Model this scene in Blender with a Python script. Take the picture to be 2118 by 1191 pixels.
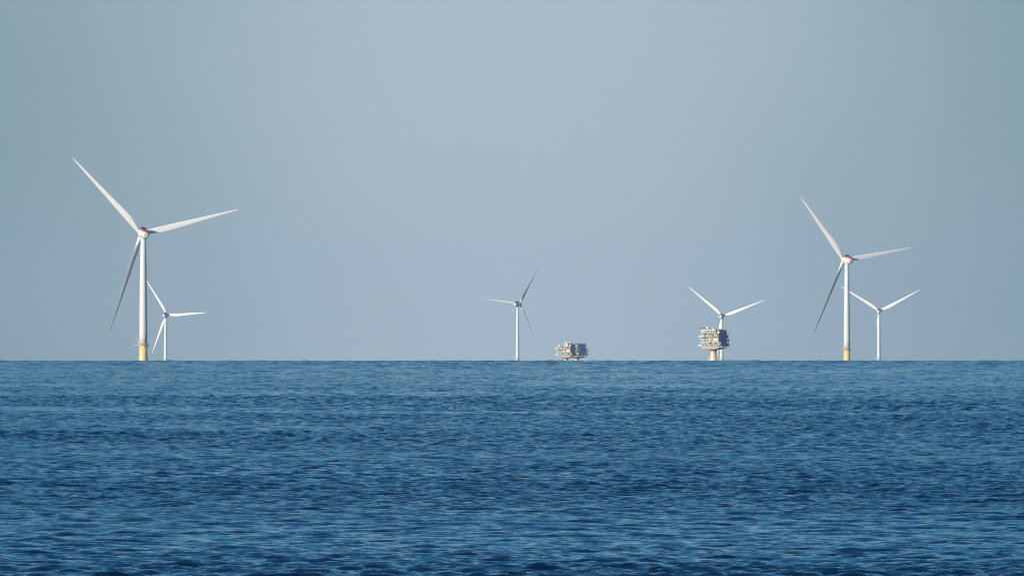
import bpy, bmesh, math, random
import numpy as np
from mathutils import Vector, Matrix

C = bpy.context.scene
for _o in list(bpy.data.objects):
    bpy.data.objects.remove(_o)
R = math.radians
EARTH = 5000000.0            # the sea is really curved: far bases stand below the horizon
EYE = 5.0                    # metres of the camera above the water
FPX = 22400.0                # focal length in pixels of the 2118 px wide photograph

# ------------------------------------------------------------------ camera
cam_data = bpy.data.cameras.new('camera')
cam_data.sensor_width = 36.0
cam_data.lens = 36.0 * FPX / 2118.0
cam_data.clip_start = 1.0
cam_data.clip_end = 200000.0
cam = bpy.data.objects.new('camera', cam_data)
C.collection.objects.link(cam)
cam.location = (0, 0, EYE)
dip = math.sqrt(2 * EYE / EARTH)
cam.rotation_euler = (math.pi / 2 + 150.6 / FPX - dip, 0, 0)
C.camera = cam

# ------------------------------------------------------------------ sky and sun
SUN_AZ = 44.0                # degrees left of straight behind the camera
SUN_EL = 15.0
world = bpy.data.worlds.new('World')
C.world = world
world.use_nodes = True
wn = world.node_tree
wn.nodes.clear()
w_out = wn.nodes.new('ShaderNodeOutputWorld')
w_bg = wn.nodes.new('ShaderNodeBackground')
w_bg.inputs['Strength'].default_value = 0.10
sky = wn.nodes.new('ShaderNodeTexSky')
sky.sky_type = 'NISHITA'
sky.sun_disc = False
sky.sun_elevation = R(SUN_EL)
sky.sun_rotation = R(180 + SUN_AZ)
sky.altitude = 0
sky.air_density = 1.0
sky.dust_density = 1.0
sky.ozone_density = 1.5
w_geo = wn.nodes.new('ShaderNodeTexCoord')
w_sep = wn.nodes.new('ShaderNodeSeparateXYZ')
wn.links.new(w_geo.outputs['Generated'], w_sep.inputs['Vector'])
# pale bluish veil of mist low in the sky, its colour darkened towards both sides like lens falloff
w_el = wn.nodes.new('ShaderNodeMapRange'); w_el.interpolation_type = 'SMOOTHSTEP'
w_el.inputs['From Min'].default_value = 0.025; w_el.inputs['From Max'].default_value = 0.16
w_el.inputs['To Min'].default_value = 0.95; w_el.inputs['To Max'].default_value = 0.0
wn.links.new(w_sep.outputs['Z'], w_el.inputs['Value'])
w_x2 = wn.nodes.new('ShaderNodeMath'); w_x2.operation = 'ABSOLUTE'
wn.links.new(w_sep.outputs['X'], w_x2.inputs[0])
w_az = wn.nodes.new('ShaderNodeMapRange'); w_az.interpolation_type = 'SMOOTHSTEP'
w_az.inputs['From Min'].default_value = 0.0; w_az.inputs['From Max'].default_value = 0.068
w_no = wn.nodes.new('ShaderNodeTexNoise')
w_no.inputs['Scale'].default_value = 22.0
w_no.inputs['Detail'].default_value = 4
wn.links.new(w_geo.outputs['Generated'], w_no.inputs['Vector'])
w_ns = wn.nodes.new('ShaderNodeMath'); w_ns.operation = 'MULTIPLY_ADD'
w_ns.inputs[1].default_value = 0.030; w_ns.inputs[2].default_value = -0.015
wn.links.new(w_no.outputs['Fac'], w_ns.inputs[0])
w_ad = wn.nodes.new('ShaderNodeMath'); w_ad.operation = 'ADD'
wn.links.new(w_x2.outputs[0], w_ad.inputs[0]); wn.links.new(w_ns.outputs[0], w_ad.inputs[1])
wn.links.new(w_ad.outputs[0], w_az.inputs['Value'])
w_col = wn.nodes.new('ShaderNodeMix'); w_col.data_type = 'RGBA'
w_col.inputs[6].default_value = (4.2, 5.15, 6.15, 1)
w_col.inputs[7].default_value = (2.1, 3.15, 3.75, 1)
wn.links.new(w_az.outputs['Result'], w_col.inputs[0])
w_mix = wn.nodes.new('ShaderNodeMix'); w_mix.data_type = 'RGBA'
wn.links.new(w_el.outputs['Result'], w_mix.inputs[0])
w_tint = wn.nodes.new('ShaderNodeMix'); w_tint.data_type = 'RGBA'; w_tint.blend_type = 'MULTIPLY'
w_tint.inputs[0].default_value = 1.0
w_tint.inputs[7].default_value = (0.32, 0.84, 1.24, 1)
wn.links.new(sky.outputs['Color'], w_tint.inputs[6])
wn.links.new(w_tint.outputs[2], w_mix.inputs[6])
wn.links.new(w_col.outputs[2], w_mix.inputs[7])
wn.links.new(w_mix.outputs[2], w_bg.inputs['Color'])
wn.links.new(w_bg.outputs['Background'], w_out.inputs['Surface'])

sun_data = bpy.data.lights.new('sun', 'SUN')
sun_data.energy = 5.0
sun_data.angle = R(0.5)
sun_data.color = (1.0, 0.87, 0.71)
sun = bpy.data.objects.new('sun', sun_data)
C.collection.objects.link(sun)
a, e = R(SUN_AZ), R(SUN_EL)
to_sun = Vector((-math.sin(a) * math.cos(e), -math.cos(a) * math.cos(e), math.sin(e)))
sun.rotation_euler = to_sun.to_track_quat('Z', 'Y').to_euler()

C.view_settings.view_transform = 'Standard'
C.view_settings.look = 'None'
C.view_settings.exposure = 0.0
C.view_settings.gamma = 1.0
C.view_settings.use_curve_mapping = False
C.render.engine = 'CYCLES'
C.cycles.max_bounces = 6
C.cycles.volume_bounces = 0
C.cycles.use_denoising = True
C.cycles.filter_width = 1.15

# ------------------------------------------------------------------ helpers
def sea_level(dist):
    return -dist * dist / (2 * EARTH)

def tag(o, label=None, cat=None, group=None, kind=None):
    if label: o['label'] = label
    if cat: o['category'] = cat
    if group: o['group'] = group
    if kind: o['kind'] = kind
    return o

def empty(name, loc, rz=0.0):
    o = bpy.data.objects.new(name, None)
    C.collection.objects.link(o)
    o.location = loc
    o.rotation_euler = (0, 0, rz)
    o.empty_display_size = 5
    return o

class MB:
    """collects boxes, bars and rings, and links them as one mesh object"""
    def __init__(self):
        self.bm = bmesh.new()
    def box(self, c, s, rz=0.0, bevel=0.0):
        r = bmesh.ops.create_cube(self.bm, size=1.0)
        m = Matrix.Translation(c) @ Matrix.Rotation(rz, 4, 'Z') @ Matrix.Diagonal((s[0], s[1], s[2], 1))
        bmesh.ops.transform(self.bm, matrix=m, verts=r['verts'])
        if bevel:
            ed = list({e for v in r['verts'] for e in v.link_edges})
            bmesh.ops.bevel(self.bm, geom=ed, offset=bevel, segments=2, affect='EDGES')
        return self
    def bar(self, p, q, r, n=8):
        p, q = Vector(p), Vector(q)
        d = q - p
        res = bmesh.ops.create_cone(self.bm, cap_ends=True, segments=n, radius1=r, radius2=r, depth=d.length)
        m = Matrix.Translation((p + q) / 2) @ d.to_track_quat('Z', 'Y').to_matrix().to_4x4()
        bmesh.ops.transform(self.bm, matrix=m, verts=res['verts'])
        return self
    def lathe(self, prof, n=48, axis='Z', center=(0, 0, 0)):
        rings = []
        for (r, z) in prof:
            ring = []
            for i in range(n):
                t = 2 * math.pi * i / n
                if axis == 'Z': co = (r * math.cos(t), r * math.sin(t), z)
                else: co = (r * math.cos(t), z, r * math.sin(t))
                ring.append(self.bm.verts.new((co[0] + center[0], co[1] + center[1], co[2] + center[2])))
            rings.append(ring)
        for k in range(len(rings) - 1):
            for i in range(n):
                j = (i + 1) % n
                self.bm.faces.new((rings[k][i], rings[k][j], rings[k + 1][j], rings[k + 1][i]))
        self.bm.faces.new(rings[0][::-1])
        self.bm.faces.new(rings[-1])
        return self
    def build(self, name, mat, parent=None, smooth=False):
        bmesh.ops.recalc_face_normals(self.bm, faces=self.bm.faces)
        me = bpy.data.meshes.new(name)
        self.bm.to_mesh(me)
        self.bm.free()
        if smooth:
            for p in me.polygons: p.use_smooth = len(p.vertices) == 4
        me.materials.append(mat)
        o = bpy.data.objects.new(name, me)
        C.collection.objects.link(o)
        if parent: o.parent = parent
        return o

def paint(name, col, rough=0.45, var=0.06, scale=0.6, streak=0.0):
    """painted steel: base colour with slight weathering, in object space"""
    m = bpy.data.materials.new(name)
    m.use_nodes = True
    nt = m.node_tree
    b = nt.nodes['Principled BSDF']
    b.inputs['Roughness'].default_value = rough
    tc = nt.nodes.new('ShaderNodeTexCoord')
    mp = nt.nodes.new('ShaderNodeMapping')
    mp.inputs['Scale'].default_value = (1, 1, 0.25 if streak else 1)
    no = nt.nodes.new('ShaderNodeTexNoise')
    no.inputs['Scale'].default_value = scale
    no.inputs['Detail'].default_value = 5
    rp = nt.nodes.new('ShaderNodeValToRGB')
    lo = [c * (1 - var) for c in col]
    hi = [min(1, c * (1 + var)) for c in col]
    rp.color_ramp.elements[0].position = 0.3
    rp.color_ramp.elements[1].position = 0.7
    rp.color_ramp.elements[0].color = (*lo, 1)
    rp.color_ramp.elements[1].color = (*hi, 1)
    nt.links.new(tc.outputs['Object'], mp.inputs['Vector'])
    nt.links.new(mp.outputs['Vector'], no.inputs['Vector'])
    nt.links.new(no.outputs['Fac'], rp.inputs['Fac'])
    nt.links.new(rp.outputs['Color'], b.inputs['Base Color'])
    return m

M = {
    'white': paint('white_paint', (0.70, 0.69, 0.665), 0.4, 0.04, 0.15, 1),
    'blade': paint('blade_gelcoat', (0.82, 0.80, 0.77), 0.35, 0.03, 0.1),
    'yellow': paint('yellow_paint', (0.78, 0.58, 0.24), 0.45, 0.10, 0.5, 1),
    'cream': paint('cream_paint', (0.77, 0.61, 0.40), 0.5, 0.08, 0.4, 1),
    'pale': paint('pale_concrete_band', (0.62, 0.58, 0.50), 0.7, 0.1, 0.8),
    'red': paint('red_paint', (0.58, 0.09, 0.13), 0.5, 0.1, 0.6),
    'dark': paint('dark_equipment', (0.03, 0.035, 0.06), 0.5, 0.2, 0.6),
    'galv': paint('galvanised_steel', (0.42, 0.42, 0.40), 0.5, 0.15, 0.8),
    'grey': paint('grey_paint', (0.25, 0.25, 0.25), 0.5, 0.12, 0.5),
    'lgrey': paint('light_grey_paint', (0.48, 0.45, 0.40), 0.5, 0.10, 0.5),
    'clad': paint('blue_grey_cladding', (0.045, 0.13, 0.36), 0.5, 0.10, 0.3),
    'cladhaze': paint('haze_tinted_cladding', (0.10, 0.24, 0.44), 0.5, 0.10, 0.3),  # lighter copy of the cladding, distance haze put into its colour
    'rust': paint('rust_red_primer', (0.34, 0.16, 0.11), 0.6, 0.2, 0.7),
    'lime': paint('lime_yellow_paint', (0.62, 0.66, 0.30), 0.5, 0.06, 0.5),
}

# ------------------------------------------------------------------ sea
def ocean_tile(n, L, lmin, lmax, wind, spread, seed):
    rng = np.random.default_rng(seed)
    k1 = np.fft.fftfreq(n, 1.0 / n) * 2 * np.pi / L
    kx, ky = np.meshgrid(k1, k1, indexing='ij')
    k = np.hypot(kx, ky); k[0, 0] = 1
    th = np.arctan2(ky, kx) - wind
    amp = k ** -2.0 * (np.abs(np.cos(th)) ** spread + 0.08)
    amp *= np.exp(-(k * lmin / (2 * np.pi)) ** 2 * 0.7) * np.exp(-(2 * np.pi / (k * lmax)) ** 4)
    amp[0, 0] = 0
    z = rng.normal(size=(n, n)) + 1j * rng.normal(size=(n, n))
    h = np.real(np.fft.ifft2(z * amp))
    g = np.gradient(h, L / n)
    return (h / np.sqrt((g[0] ** 2 + g[1] ** 2).mean())).astype(np.float32)   # unit rms slope

def sample(tile, L, x, y, rot):
    n = tile.shape[0]
    c, s = math.cos(rot), math.sin(rot)
    u = ((x * c - y * s) / L * n) % n
    v = ((x * s + y * c) / L * n) % n
    i = u.astype(np.int32); j = v.astype(np.int32)
    fu = (u - i).astype(np.float32); fv = (v - j).astype(np.float32)
    i %= n; j %= n
    i2 = (i + 1) % n; j2 = (j + 1) % n
    return (tile[i, j] * (1 - fu) * (1 - fv) + tile[i2, j] * fu * (1 - fv)
            + tile[i, j2] * (1 - fu) * fv + tile[i2, j2] * fu * fv)

def make_sea():
    r = [2.0]
    while r[-1] < 24000:
        q = r[-1]
        if q < 170: d = max(0.6, q * 0.03)
        elif q < 500: d = 0.18
        elif q < 9000: d = 0.22 * (q / 500) ** 1.13
        else: d = 400
        r.append(q + d)
    r = np.array(r)
    fine = np.linspace(R(-3.5), R(3.5), 620)
    mid = R(3.5) + R(8.5) * (np.linspace(0, 1, 81)[1:] ** 1.5)
    out = np.concatenate([mid, R(12) + (math.pi - R(12)) * (np.linspace(0, 1, 46)[1:] ** 1.8)])
    ang = np.concatenate([-out[::-1][1:], fine, out])      # full ring, last wraps to first
    nr, nc = len(r), len(ang)
    rr, aa = np.meshgrid(r, ang, indexing='ij')
    x = rr * np.sin(aa); y = rr * np.cos(aa)
    wy = math.pi / 2
    tA = ocean_tile(512, 83.0, 0.6, 3.6, wy + 0.12, 4.0, 1)
    tB = ocean_tile(512, 43.0, 0.32, 1.9, wy - 0.15, 3.0, 2)
    tC = ocean_tile(512, 17.0, 0.16, 1.2, wy, 2.0, 3)
    tS = ocean_tile(512, 1500.0, 50.0, 160.0, wy + 0.15, 3.0, 5)
    tF = ocean_tile(512, 310.0, 6.0, 15.0, wy - 0.1, 1.5, 6)      # longer waves out in the open water
    tG = ocean_tile(512, 2600.0, 12.0, 500.0, wy, 1.0, 4)
    gust = sample(tG, 2600.0, x, y, 0.7)
    gust = 1 + 0.30 * gust / gust.std()
    gust = np.clip(gust, 0.5, 1.4)
    h = 0.09 * sample(tA, 83.0, x, y, 0.08) + 0.135 * sample(tB, 43.0, x, y, -0.45) * gust \
        + 0.18 * sample(tC, 17.0, x, y, 0.06) * gust + 0.009 * sample(tS, 1500.0, x, y, 0.2)
    off = np.clip((rr - 900) / 3200, 0, 1)
    h = h + 0.12 * off * sample(tF, 310.0, x, y, 0.17)
    fade = np.clip(1 - (np.abs(aa) - R(9)) / R(8), 0, 1)
    h = h * fade * np.clip((13000 - rr) / 3000, 0, 1)
    z = h + sea_level(rr) - 0.40 * np.clip(rr / 3000, 0, 1)      # troughs lie below the mean level, crests near it
    co = np.stack([x, y, z], -1).reshape(-1, 3).astype(np.float32)
    i = np.arange(nr - 1)[:, None] * nc; j = np.arange(nc)[None, :]; jn = (j + 1) % nc
    quads = np.stack([i + j, i + jn, i + nc + jn, i + nc + j], -1).reshape(-1, 4)[:, ::-1]
    cap = np.arange(nc)
    me = bpy.data.meshes.new('sea')
    nq = len(quads)
    me.vertices.add(len(co)); me.vertices.foreach_set('co', co.ravel())
    me.loops.add(nq * 4 + nc)
    me.loops.foreach_set('vertex_index', np.concatenate([quads.ravel(), cap[::-1]]).astype(np.int32))
    me.polygons.add(nq + 1)
    me.polygons.foreach_set('loop_start', (np.arange(nq + 1) * 4).astype(np.int32))
    me.polygons.foreach_set('use_smooth', np.ones(nq + 1, dtype=bool))
    me.update(calc_edges=True)
    m = bpy.data.materials.new('sea_water')
    m.use_nodes = True
    nt = m.node_tree; b = nt.nodes['Principled BSDF']
    b.inputs['Base Color'].default_value = (0.0004, 0.016, 0.043, 1)
    b.inputs['IOR'].default_value = 1.33
    geo = nt.nodes.new('ShaderNodeNewGeometry')
    rn = nt.nodes.new('ShaderNodeTexNoise')          # wind-ruffled and slicker patches
    rn.inputs['Scale'].default_value = 0.02
    rn.inputs['Detail'].default_value = 9
    rn.inputs['Roughness'].default_value = 0.68
    nt.links.new(geo.outputs['Position'], rn.inputs['Vector'])
    rm = nt.nodes.new('ShaderNodeMapRange')
    rm.inputs['From Min'].default_value = 0.30; rm.inputs['From Max'].default_value = 0.70
    rm.inputs['To Min'].default_value = 0.05; rm.inputs['To Max'].default_value = 0.16
    nt.links.new(rn.outputs['Fac'], rm.inputs['Value'])
    nt.links.new(rm.outputs['Result'], b.inputs['Roughness'])
    add = None
    for sc, st in ((0.45, 0.2), (1.7, 0.25), (7.0, 0.3)):
        no = nt.nodes.new('ShaderNodeTexNoise')
        no.inputs['Scale'].default_value = sc
        no.inputs['Detail'].default_value = 3
        nt.links.new(geo.outputs['Position'], no.inputs['Vector'])
        sub = nt.nodes.new('ShaderNodeVectorMath'); sub.operation = 'SUBTRACT'
        sub.inputs[1].default_value = (0.5, 0.5, 0.5)
        nt.links.new(no.outputs['Color'], sub.inputs[0])
        mul = nt.nodes.new('ShaderNodeVectorMath'); mul.operation = 'MULTIPLY'
        mul.inputs[1].default_value = (st, st, 0)
        nt.links.new(sub.outputs['Vector'], mul.inputs[0])
        ad = nt.nodes.new('ShaderNodeVectorMath'); ad.operation = 'ADD'
        nt.links.new(mul.outputs['Vector'], ad.inputs[0])
        nt.links.new(add.outputs['Vector'] if add else geo.outputs['Normal'], ad.inputs[1])
        add = ad
    nz = nt.nodes.new('ShaderNodeVectorMath'); nz.operation = 'NORMALIZE'
    nt.links.new(add.outputs['Vector'], nz.inputs[0])
    nt.links.new(nz.outputs['Vector'], b.inputs['Normal'])
    me.materials.append(m)
    o = bpy.data.objects.new('sea', me)
    C.collection.objects.link(o)
    tag(o, kind='structure')
make_sea()

# ------------------------------------------------------------------ wind turbines
BLADE_R = 77.0
def blade_mesh():
    bm = bmesh.new()
    N = 28
    spans = [1.6, 2.6, 3.8, 5.5, 8, 11, 14, 17, 21, 26, 32, 39, 46, 53, 60, 66, 71, 74, 76, 76.8]
    def lerp(t, pts):
        for (a0, v0), (a1, v1) in zip(pts, pts[1:]):
            if t <= a1: return v0 + (v1 - v0) * (t - a0) / (a1 - a0)
        return pts[-1][1]
    rings = []
    for s in spans:
        chord = lerp(s, [(0, 3.3), (3.8, 3.3), (8, 4.3), (14, 5.3), (18, 5.4), (26, 4.7), (39, 3.5), (53, 2.5), (66, 1.6), (74, 0.9), (76.8, 0.25)])
        tk = lerp(s, [(0, 1.0), (3.8, 1.0), (8, 0.68), (14, 0.44), (21, 0.33), (32, 0.26), (53, 0.2), (77, 0.17)])
        tw = R(lerp(s, [(0, 20), (10, 18), (20, 12), (35, 7), (55, 3), (77, 0)]) + 3)
        le = lerp(s, [(0, 0.5), (3.8, 0.5), (12, 0.36), (20, 0.32), (77, 0.30)])
        rnd = lerp(s, [(0, 1.0), (3.8, 1.0), (12, 0.0), (77, 0.0)])
        pre = 3.0 * (s / BLADE_R) ** 2
        ring = []
        for i in range(N):
            t = 2 * math.pi * i / N
            u = 0.5 - 0.5 * math.cos(t)                       # 0 leading, 1 trailing
            yt = 5 * (0.2969 * math.sqrt(u) - 0.126 * u - 0.3516 * u * u + 0.2843 * u ** 3 - 0.1036 * u ** 4)
            sgn = 1 if math.sin(t) >= 0 else -1
            camber = 0.10 * u * (1 - u)
            yf = -(sgn * yt * tk + camber)                    # suction side faces downwind
            yc = -0.5 * math.sin(t) * tk
            y0 = yf * (1 - rnd) + yc * rnd
            x0 = (u - le) * chord                             # leading edge towards -X
            y0 *= chord
            x1 = x0 * math.cos(tw) - y0 * math.sin(tw) * -1
            y1 = -x0 * math.sin(tw) + y0 * math.cos(tw)
            ring.append(bm.verts.new((x1, y1 + pre, s)))
        rings.append(ring)
    for k in range(len(rings) - 1):
        for i in range(N):
            j = (i + 1) % N
            bm.faces.new((rings[k][i], rings[k][j], rings[k + 1][j], rings[k + 1][i]))
    bm.faces.new(rings[0][::-1]); bm.faces.new(rings[-1])
    bmesh.ops.recalc_face_normals(bm, faces=bm.faces)
    me = bpy.data.meshes.new('blade')
    bm.to_mesh(me); bm.free()
    for p in me.polygons: p.use_smooth = True
    me.materials.append(M['blade'])
    return me
BLADE = blade_mesh()
OVERHANG = 6.5

def mesh_object(name, me, parent):
    o = bpy.data.objects.new(name, me)
    C.collection.objects.link(o)
    o.parent = parent
    return o

def make_turbine(px, dist, hub_h, yaw, roll, pitch, label):
    """px: tower position given as azimuth (photo pixels); dist in metres"""
    X = (px - 1059.0) / FPX * dist
    t = empty('wind_turbine', (X, dist, sea_level(dist)))
    tag(t, label, 'wind turbine', 'offshore wind turbines standing along the horizon')
    TP = 12.0                                                 # height of the work platform
    # yellow foundation, slightly wider near the water, with a pale splash band
    f = MB().lathe([(3.35, -3), (3.35, 2.6), (3.05, 3.4), (3.02, TP - 0.2)]).build('foundation', M['yellow'], t, True)
    MB().lathe([(3.42, -2.5), (3.42, 0.9)]).build('splash_band', M['pale'], f, True)
    # tower
    top = hub_h - 3.1
    MB().lathe([(2.92, TP - 0.18), (2.90, TP + 8), (2.75, 45), (2.35, 75), (1.95, top)]).build('tower', M['white'], t, True)
    # work platform: ring deck with a longer landing on the left
    w = MB().lathe([(4.2, TP - 0.2), (4.25, TP + 0.05)], 32)
    w.box((-5.4, -0.6, TP - 0.1), (2.8, 3.4, 0.34))
    for k in range(8):
        tt = 2 * math.pi * k / 8 + .2
        w.bar((3.0 * math.cos(tt), 3.0 * math.sin(tt), TP - 1.7), (4.0 * math.cos(tt), 4.0 * math.sin(tt), TP - 0.2), 0.13, 6)
    plat = w.build('work_platform', M['cream'], t)
    g = MB()
    pts = []
    for k in range(30):
        tt = 2 * math.pi * k / 30
        if abs((tt - math.pi)) < 0.55: continue
        pts.append((4.12 * math.cos(tt), 4.12 * math.sin(tt)))
    land = [(-4.3, 1.0), (-5.5, 1.0), (-6.7, 1.0), (-6.7, -0.6), (-6.7, -2.2), (-5.5, -2.2), (-4.3, -2.2)]
    ring = pts[:len(pts) // 2] + land + pts[len(pts) // 2:]
    for (p, q) in zip(ring, ring[1:] + ring[:1]):
        g.bar((*p, TP + 0.05), (*p, TP + 1.2), 0.06, 6)
        for hh in (0.62, 1.2): g.bar((*p, TP + hh), (*q, TP + hh), 0.055, 6)
    g.build('railing', M['galv'], plat)
    # davit crane on the platform
    d = MB().bar((-3.5, -1.6, TP), (-3.5, -1.6, TP + 4.2), 0.18)
    d.bar((-3.5, -1.6, TP + 4.2), (-5.2, -2.0, TP + 5.2), 0.22).box((-5.2, -2.0, TP + 5.0), (0.9, 0.6, 0.7), .2)
    d.build('davit_crane', M['white'], t)
    # nacelle head turns about the tower: its own pieces are placed in rotated coordinates
    Y = Matrix.Translation((0, 0, hub_h)) @ Matrix.Rotation(R(yaw), 4, 'Z')
    TL = Y @ Matrix.Rotation(R(6), 4, 'X')
    n = MB().lathe([(1.3, -8.4), (2.1, -8.1), (2.6, -7.4), (2.85, -6.2), (2.95, -3.5), (3.0, 1.5), (3.2, 1.8), (3.25, 4.2), (2.6, 4.6)], 40, 'Y')
    n.lathe([(2.05, -3.3), (2.05, -2.2)], 32)
    nac = n.build('nacelle', M['white'], t, True); nac.matrix_local = TL
    h = MB().box((0, -4.0, 2.95), (3.6, 8.0, 0.25))
    for sx in (-1.8, 1.8):
        h.box((sx, -4.0, 3.65), (0.08, 8.0, 1.0))
    h.box((0, -8.0, 3.65), (3.6, 0.08, 1.0))
    for k in range(8):
        for sx in (-1.86, 1.86): h.bar((sx, -8.0 + k * 1.06, 3.0), (sx, -8.0 + k * 1.06, 4.2), 0.08, 6)
    h.build('hoist_railing', M['red'], nac)
    c = MB().box((-0.9, 0.1, 4.3), (1.3, 1.0, 2.2)).box((0.6, -0.6, 4.3), (1.6, 2.2, 1.6)).box((0, 1.6, 3.9), (2.6, 0.8, 1.3))
    c.bar((-1.3, 0.2, 5.2), (-1.3, 0.2, 6.4), 0.06, 6)
    c.build('cooler', M['dark'], nac)
    hb = MB().lathe([(2.2, 4.62), (2.35, 5.2), (2.4, 7.0), (2.2, 8.0), (1.5, 8.9), (0.5, 9.3)], 40, 'Y')
    for k in range(3):
        th = R(roll + 120 * k)
        hb.bar((0, OVERHANG, 0), (2.75 * math.sin(th), OVERHANG, 2.75 * math.cos(th)), 1.75, 32)
    hub = hb.build('hub', M['white'], t, True); hub.matrix_local = TL
    for k in range(3):
        b = mesh_object('blade', BLADE, t)
        b.matrix_local = TL @ Matrix.Translation((0, OVERHANG, 0)) @ Matrix.Rotation(R(roll + 120 * k), 4, 'Y') @ Matrix.Rotation(R(-(pitch[k] if isinstance(pitch, tuple) else pitch)), 4, 'Z')
    return t

def hub_height(py, dist):
    return (EYE - dip * dist + (745.0 - py) / FPX * dist) - sea_level(dist) - 0.7

TURBINES = [   # tower azimuth, distance, hub, yaw, rotor angle, blade pitch
    (296.3, 8040, 481.5, 15, -44.5, 24, 'tallest and nearest white wind turbine, on a yellow foundation at the far left'),
    (1751.6, 10300, 536, 26, -40, 24, 'second largest white wind turbine, on a yellow foundation right of all the offshore platforms'),
    (342.5, 19200, 650, -25, -33, 2, 'small distant white turbine beside the tallest one, its right-hand blade level'),
    (1070.5, 18000, 627, -38, 34.6, (72, 76, 35), 'distant white wind turbine left of two overlapping platforms, one blade pointing level to the left'),
    (1492.7, 18100, 652.3, -15, -50.3, 2, 'distant white wind turbine whose tower rises directly behind a lone platform'),
    (1817.7, 18000, 642, -9, -57.5, 2, 'distant white wind turbine at the far right, its left blade passing behind a larger tower'),
]
for (px, dist, py, yaw, roll, pitch, label) in TURBINES:
    make_turbine(px, dist, hub_height(py, dist), yaw, roll, pitch, label)

# ------------------------------------------------------------------ offshore platforms
def truss(mb, p0, p1, z0, z1, n, r=0.3, style='V'):
    """bays of bracing between two points on plan"""
    p0, p1 = Vector(p0), Vector(p1)
    for k in range(n):
        A = p0.lerp(p1, k / n); B = p0.lerp(p1, (k + 1) / n); Mid = (A + B) / 2
        if style == 'V':
            mb.bar((A.x, A.y, z1), (Mid.x, Mid.y, z0), r, 6); mb.bar((Mid.x, Mid.y, z0), (B.x, B.y, z1), r, 6)
        else:
            mb.bar((A.x, A.y, z0), (B.x, B.y, z1), r, 6); mb.bar((A.x, A.y, z1), (B.x, B.y, z0), r, 6)
    for k in range(n + 1):
        A = p0.lerp(p1, k / n)
        mb.bar((A.x, A.y, z0), (A.x, A.y, z1), r * 1.2, 6)
    mb.bar((p0.x, p0.y, z1), (p1.x, p1.y, z1), r * 1.2, 6)

def rail(mb, pts, z, step=2.0, close=True):
    seq = list(zip(pts, pts[1:] + (pts[:1] if close else [])))
    for (p, q) in seq:
        p, q = Vector((*p, z)), Vector((*q, z))
        n = max(1, int((q - p).length / step))
        for k in range(n + 1):
            A = p.lerp(q, k / n)
            mb.bar(A, A + Vector((0, 0, 1.15)), 0.06, 5)
        for hh in (0.6, 1.15): mb.bar(p + Vector((0, 0, hh)), q + Vector((0, 0, hh)), 0.06, 5)

def rect(x0, x1, y0, y1):
    return [(x0, y0), (x1, y0), (x1, y1), (x0, y1)]

def clutter(rng, face, z0, z1, n, mat_key, parent, name, smax=2.2):
    """pipes, ducts, cabinets along the open side of a deck, one part"""
    (x0, y0), (x1, y1), (ix, iy) = face            # along, and inward direction
    mb = MB()
    for k in range(n):
        t = rng.random(); dep = 0.5 + rng.random() * 1.4
        s = 0.5 + rng.random() * smax; hh = 0.5 + rng.random() * min(smax, z1 - z0 - 0.7)
        zb = z0 + rng.random() * max(0.05, z1 - z0 - hh - 0.35)
        cx = x0 + (x1 - x0) * t + ix * dep; cy = y0 + (y1 - y0) * t + iy * dep
        along = abs(x1 - x0) > abs(y1 - y0)
        sx, sy = (s, 0.6 + rng.random() * 0.5) if along else (0.6 + rng.random() * 0.5, s)
        if rng.random() < 0.35:
            mb.bar((cx, cy, z0), (cx, cy, z1 - 0.3), 0.14 + rng.random() * 0.2, 6)
        elif rng.random() < 0.4:
            L = 2 + rng.random() * 5
            ex, ey = (L, 0) if along else (0, L)
            tx = max(min(cx + ex, max(x0, x1)), min(x0, x1)) if along else cx
            ty = cy if along else max(min(cy + ey, max(y0, y1)), min(y0, y1))
            if abs(tx - cx) + abs(ty - cy) > 0.5:
                mb.bar((cx, cy, zb + 0.3), (tx, ty, zb + 0.3), 0.13 + rng.random() * 0.16, 6)
        else:
            mb.box((cx, cy, zb + hh / 2), (sx, sy, hh))
    return mb.build(name, M[mat_key], parent)

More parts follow.
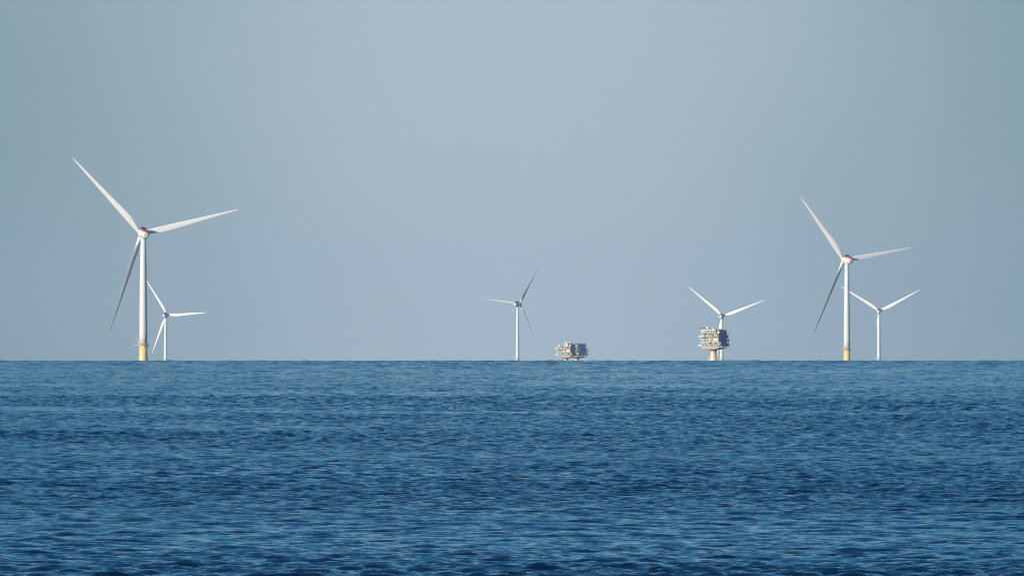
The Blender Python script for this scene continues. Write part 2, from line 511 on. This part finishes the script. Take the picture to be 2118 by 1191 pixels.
def platform(px, dist, yaw, sunk, seed, full_roof, wall, label):
    """sunk: metres of the leg that stand below the horizon line at this distance"""
    p = empty('offshore_platform', ((px - 1059) / FPX * dist, dist, EYE - dip * dist - sunk), R(yaw))
    tag(p, label, 'offshore platform', 'offshore substation platforms on the horizon')
    rng = random.Random(seed)
    x0, x1, y0, y1 = -11.0, 13.0, -12.0, 12.5
    # leg
    leg = MB().lathe([(4.5, -9), (4.5, 4.6), (4.2, 5.2), (4.15, 15.2), (4.9, 16.6), (5.2, 17.6)]).build('leg', M['cream'], p, True)
    bl = MB()
    for yy in (-1.4, 1.4):
        bl.bar((-6.1, yy, -8), (-6.1, yy, 7.0), 0.32)
        for zz in (0.5, 3.5, 6.6): bl.bar((-4.0, yy, zz), (-6.1, yy, zz), 0.22)
    for zz in range(1, 14): bl.bar((-6.0, -1.3, zz * 0.5), (-6.0, 1.3, zz * 0.5), 0.07, 5)
    bl.box((-5.2, 0, 7.2), (3.0, 4.4, 0.3))
    MB().box((5.0, -1.2, 5.0), (1.7, 2.6, 0.3)).bar((5.6, -1.2, -6), (5.6, -1.2, 6.6), .25).build('fender', M['cream'], leg)
    bl.build('boat_landing', M['cream'], leg)
    # tapered support girders under the cellar deck
    k = MB()
    for yy in (-10, -5, 0, 5, 10):
        vs = [k.bm.verts.new(c) for c in ((x0 + .6, yy - .25, 19.3), (x1 - .6, yy - .25, 19.3), (5, yy - .25, 17.3), (-5, yy - .25, 17.3),
                                          (x0 + .6, yy + .25, 19.3), (x1 - .6, yy + .25, 19.3), (5, yy + .25, 17.3), (-5, yy + .25, 17.3))]
        for f in ((0, 1, 2, 3), (7, 6, 5, 4), (0, 4, 5, 1), (1, 5, 6, 2), (2, 6, 7, 3), (3, 7, 4, 0)):
            k.bm.faces.new([vs[i] for i in f])
    k.box((0, 0, 18.0), (9, 20, 0.8))
    k.build('support_girder', M['rust'], p)
    MB().box(((x0 + x1) / 2, (y0 + y1) / 2, 19.9), (x1 - x0, y1 - y0, 1.1)).build('cellar_deck', M['cream'], p)
    levels = [21.9, 27.8, 33.0, 38.3]
    for z in levels:
        m = MB().box(((x0 + x1) / 2, (y0 + y1) / 2, z), (x1 - x0 + .5, y1 - y0 + .5, 0.45))
        m.build('deck', M['lgrey'], p)
    for z0, z1 in ((20.45, 21.67), (22.13, 27.57), (28.03, 32.77), (33.23, 38.07)):
        for xx in np.linspace(x0 + .3, x1 - .3, 4):
            for yy in (y0 + .3, y1 - .3):
                MB().bar((xx, yy, z0), (xx, yy, z1), 0.34, 8).build('column', M['lgrey'], p)
        for yy in np.linspace(y0 + .3, y1 - .3, 4)[1:3]:
            for xx in (x0 + .3, x1 - .3):
                MB().bar((xx, yy, z0), (xx, yy, z1), 0.34, 8).build('column', M['lgrey'], p)
    # white bracing of the lower storey and of the roof storey
    b = MB()
    truss(b, (x0 + .3, y0 + .1, 0), (x1 - .3, y0 + .1, 0), 22.3, 27.4, 3, 0.32, 'V')
    truss(b, (x0 - .05, y0 + .3, 0), (x0 - .05, y1 - .3, 0), 22.3, 27.4, 3, 0.3, 'V')
    b.build('bracing', M['white'], p)
    xr = x0 if full_roof else 2.0                             # left end of the roof storey
    b = MB()
    truss(b, (xr + .2, y0 - .1, 0), (8.5, y0 - .1, 0), 38.7, 42.6, 5, 0.36, 'V')
    truss(b, (xr + .2, y0 - .1, 0), (xr + .2, y1, 0), 38.7, 42.6, 4, 0.3, 'V')
    truss(b, (xr + .2, y1, 0), (8.5, y1, 0), 38.7, 42.6, 4, 0.3, 'V')
    b.build('bracing', M['white'], p)
    MB().box(((xr + 8.6) / 2, (y0 + y1) / 2, 42.85), (8.6 - xr + .6, y1 - y0 + .8, 0.3)).build('roof', M['lgrey'], p)
    MB().box(((xr + 8.6) / 2, 1.5, 40.5), (8.6 - xr - 2.6, 18.0, 3.6)).build('transformer_room', M['dark'], p)
    # dark clad wall on the side away from the sun
    w = MB().box((x1 + .38, 0.6, 32.2), (0.35, 21.0, 20.0))
    for yy in np.linspace(-9, 10, 12): w.box((x1 + .6, yy, 32.4), (0.12, 0.25, 19.2))
    w.box((x1 - 1.9, 2.4, 40.5 if full_roof else 39.6), (4.4, 18.0, 3.6 if full_roof else 2.0))
    MB().box((x1 - 1.4, -8.6, 40.0), (3.0, 3.4, 2.8)).build('cabinet', M['lgrey'], p)
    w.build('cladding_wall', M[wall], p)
    # rooms inside the storeys, set back from the deck edge
    MB().box((1, 2.4, 24.7), (18, 17, 5.3)).build('switch_room', M['grey'], p)
    MB().box((0, 2.4, 30.4), (20, 17, 4.6)).build('switch_room', M['lgrey'], p)
    MB().box((0, 2.4, 35.6), (20, 17, 4.7)).build('switch_room', M['lgrey'], p)
    MB().box((8.6, y0 + 1.7, 30.2), (6.6, 3.0, 4.0), 0, .08).build('container', M['cream'], p)
    MB().box((2.4, y0 + 1.3, 30.6), (2.4, 2.0, 4.2)).build('fire_cabinet', M['red' if seed == 5 else 'grey'], p)
    MB().box((4.2, y0 + 1.2, 29.8), (.8, 1.2, 2.8)).build('fire_cabinet', M['red' if seed == 5 else 'grey'], p)
    MB().box((0.0, y0 + 1.3, 30.0), (2.0, 2.0, 3.4)).build('cabinet', M['white'], p)
    f = ((x0 + .6, y0), (x1 - .6, y0), (0, 1))
    clutter(rng, f, 28.1, 32.7, 34, 'lgrey', p, 'pipework')
    clutter(rng, f, 33.3, 38.0, 40, 'cream', p, 'pipework')
    clutter(rng, f, 33.3, 38.0, 26, 'grey', p, 'pipework')
    clutter(rng, f, 22.2, 27.3, 26, 'lgrey', p, 'pipework', 1.6)
    clutter(rng, f, 20.5, 21.6, 26, 'rust', p, 'pipework', 1.0)
    clutter(rng, f, 28.1, 37.8, 26, 'rust', p, 'pipework', 1.6)
    fl = ((x0, y0 + .6), (x0, y1 - .6), (1, 0))
    clutter(rng, fl, 28.1, 38.0, 40, 'lgrey', p, 'pipework')
    # balconies that stick out on both sides
    for (cx, cy, z, sx, sy) in ((x0 - 3.2, y0 + 3.5, 33.4, 6.4, 4.0), (x0 - 3.6, y0 + 3.0, 22.0, 7.2, 3.6), (x0 - 2.0, y0 + 5.0, 31.2, 4.0, 3.0),
                                (x1 + 2.2, y1 - 1.6, 36.0, 3.6, 3.6), (x1 + 1.9, y1 - .5, 27.6, 2.6, 4.4), (x1 + 2.0, y1 - 2.2, 22.0, 2.8, 7.0), (x1 + 1.6, y1 + .2, 31.5, 2.2, 3)):
        o = MB().box((cx, cy, z), (sx, sy, 0.7))
        o.bar((cx - sx / 2 + .2, cy, z - .2), (cx, cy, z - 1.6), .15, 6)
        bal = o.build('balcony', M['lgrey'], p)
        g = MB(); rail(g, rect(cx - sx / 2, cx + sx / 2, cy - sy / 2, cy + sy / 2), z + .2, 1.2)
        g.build('railing', M['galv'], bal)
    MB().box((x0 - 5.0, y0 + 2.6, 23.1), (2.4, 1.8, 1.5)).build('cabinet', M['white'], p)
    MB().box((x0 - 1.8, y0 + 2.2, 23.5), (2.6, 1.8, 2.2)).build('cabinet', M['cream'], p)
    MB().box((x0 - 4.4, y0 + 2.6, 34.6), (2.0, 1.8, 1.6)).build('cabinet', M['white'], p)
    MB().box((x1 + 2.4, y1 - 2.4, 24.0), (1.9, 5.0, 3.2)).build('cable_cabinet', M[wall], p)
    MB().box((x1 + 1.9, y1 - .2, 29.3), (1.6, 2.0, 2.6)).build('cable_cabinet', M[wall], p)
    # cable trays, tanks and vents that break up the outline
    for (cx, cy, z, sx, sy, sz, mk) in ((x0 - 1.1, y0 + 1.2, 35.6, 2.0, 1.8, 3.2, 'lgrey'), (x0 - .9, y0 + 3.0, 30.0, 1.6, 2.4, 2.6, 'cream'), (x0 - 1.3, y0 + 1.0, 25.4, 2.2, 1.6, 2.2, 'grey'),
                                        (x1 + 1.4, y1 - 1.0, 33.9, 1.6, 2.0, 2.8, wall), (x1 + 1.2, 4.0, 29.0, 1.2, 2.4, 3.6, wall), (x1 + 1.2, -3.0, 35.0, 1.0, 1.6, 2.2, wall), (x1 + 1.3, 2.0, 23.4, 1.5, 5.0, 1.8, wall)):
        MB().box((cx, cy, z), (sx, sy, sz), 0, .08).build('equipment_box', M[mk], p)
    for (cx, cy, z) in ((x1 + 1.2, 8.0, 38.2), (x1 + 1.2, -6.0, 31.0), (x1 + 1.2, 0.5, 26.6)):
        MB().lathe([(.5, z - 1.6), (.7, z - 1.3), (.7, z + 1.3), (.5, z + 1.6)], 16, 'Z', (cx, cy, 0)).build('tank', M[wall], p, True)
    for q in range(4):
        st = MB()
        za = (22.2, 27.9, 33.1, 22.2)[q]; zb = (27.9, 33.1, 38.4, 27.9)[q]
        ya, yb = ((-9, -4), (-4, -9), (-9, -4), (9, 5))[q]
        for dx in (.9, 1.9): st.bar((x1 + dx, ya, za), (x1 + dx, yb, zb), .12, 5)
        for w_ in range(12): st.box((x1 + 1.4, ya + (yb - ya) * (w_ + .5) / 12, za + (zb - za) * (w_ + .5) / 12), (1.0, .35, .06))
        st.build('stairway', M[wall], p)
    # lifeboat hung at the near corner
    lb = MB().lathe([(0.3, -2.4), (0.95, -1.8), (1.25, -0.8), (1.3, 0.6), (1.0, 1.7), (0.35, 2.3)], 20, 'Y', (x1 + 2.0, y0 + 1.6, 24.0))
    lb.box((x1 + 2.0, y0 + 1.8, 25.4), (1.3, 2.0, 0.9), 0, .2)
    lb.build('lifeboat', M['lime' if seed == 5 else 'white'], p, True)
    for yy in (y0 + .3, y0 + 3.0):
        MB().bar((x1 + .6, yy, 22.1), (x1 + .8, yy, 27.2), .16, 6).bar((x1 + .8, yy, 27.2), (x1 + 2.0, yy, 27.4), .16, 6).bar((x1 + 2.0, yy, 27.4), (x1 + 2.0, yy, 25.2), .06, 5).build('davit', M['white'], p)
    g = MB()
    for z in (22.15, 28.05, 33.25): rail(g, rect(x0, x1, y0 - .1, y1), z, 2.4)
    for q in range(9):
        if not full_roof and q < 6: continue
        MB().box((x0 + 1.5 + q * 2.1, y0 + 1.6 + (q * 5 % 7), 43.0 + .5 + (q * 3 % 4) * .35), (1.1 + (q % 3) * .5, 1.2, 1.0 + (q * 3 % 4) * .7)).build('roof_vent', M[('lgrey', 'white', 'rust')[q % 3]], p)
    rail(g, rect(xr, 8.6, y0 - .2, y1), 43.0, 2.4); rail(g, rect(9, x1, y0 + 1, y1), 42.7, 2.4)
    g.build('railing', M['galv'], p)
    # crane folded along the roof edge, cab at its foot
    cx, sg = (-4.8, -1) if full_roof else (3.6, 1)
    MB().bar((cx, y0 + 2.0, 43.0), (cx, y0 + 2.0, 44.6), .7, 12).build('crane_post', M['lgrey'], p)
    bm_ = MB()
    for (dy, dz) in ((-.5, 0), (.5, 0), (0, .8)):
        bm_.bar((cx, y0 + 2 + dy, 44.7 + dz), (cx + sg * 10.4, y0 + 2 + dy * .6, 45.0 + dz * .5), .15, 6)
    for q in range(9):
        xa = cx + sg * q * 1.15
        bm_.bar((xa, y0 + 1.5, 44.75), (xa + sg * .6, y0 + 2, 45.4), .08, 5).bar((xa + sg * .6, y0 + 2, 45.4), (xa + sg * 1.1, y0 + 2.5, 44.8), .08, 5)
    bm_.box((cx + sg * 5.2, y0 + 2, 44.55), (10, 1.2, .22))
    bm_.build('crane_boom', M['dark' if full_roof else 'white'], p)
    MB().box((cx - sg * .8, y0 + 2.0, 45.7), (2.6, 2.0, 1.9), 0, .15).build('crane_cab', M['white'], p)
    MB().box((x0 + .6 if full_roof else x0 + 2.4, y0 + 1.6, 41.4 if full_roof else 39.5), (3.4, 2.6, 1.8), 0, .1).build('cabinet', M['white'], p)
    for (xx, yy, hh) in ((10.5, 11, 7.5), (12.0, 3, 5.5), (7.8, 6, 4.5), (2.0, 8, 3.4)): MB().bar((xx, yy, 42.5), (xx, yy, 42.5 + hh), .10, 6).build('antenna', M['galv'], p)
    for q in range(9): MB().box((9.2 + rng.random() * 3.4, -10 + q * 2.5, 43.2), (1.0 + rng.random(), .9, .8 + rng.random() * .9)).build('roof_vent', M['lgrey'], p)

# one stands alone; two more overlap far out in the haze, the left one in front
platform(1475.8, 14000, -27, 2.84, 5, True, 'clad', 'offshore substation platform with a dark side, standing alone on one thick cream leg')
platform(1170.2, 19400, -20, 12.2, 9, False, 'grey', 'hazy sunlit offshore substation platform on a pale leg, in front of its bluer neighbour')
platform(1192.8, 19700, -46, 12.0, 14, True, 'cladhaze', 'hazy blue offshore substation platform on a pale leg, partly hidden by another platform')

# ------------------------------------------------------------------ haze (air between the camera and the horizon)
hz = MB().box((0, 0, 65), (50000, 50000, 310))
hm = bpy.data.materials.new('sea_air')
hm.use_nodes = True
nt = hm.node_tree
nt.nodes.clear()
ho = nt.nodes.new('ShaderNodeOutputMaterial')
pv = nt.nodes.new('ShaderNodeVolumePrincipled')
pv.inputs['Color'].default_value = (0.58, 0.80, 1.0, 1)
pv.inputs['Density'].default_value = 1.25e-5
pv.inputs['Anisotropy'].default_value = 0.0
nt.links.new(pv.outputs['Volume'], ho.inputs['Volume'])
air = hz.build('haze', hm)
tag(air, kind='stuff')
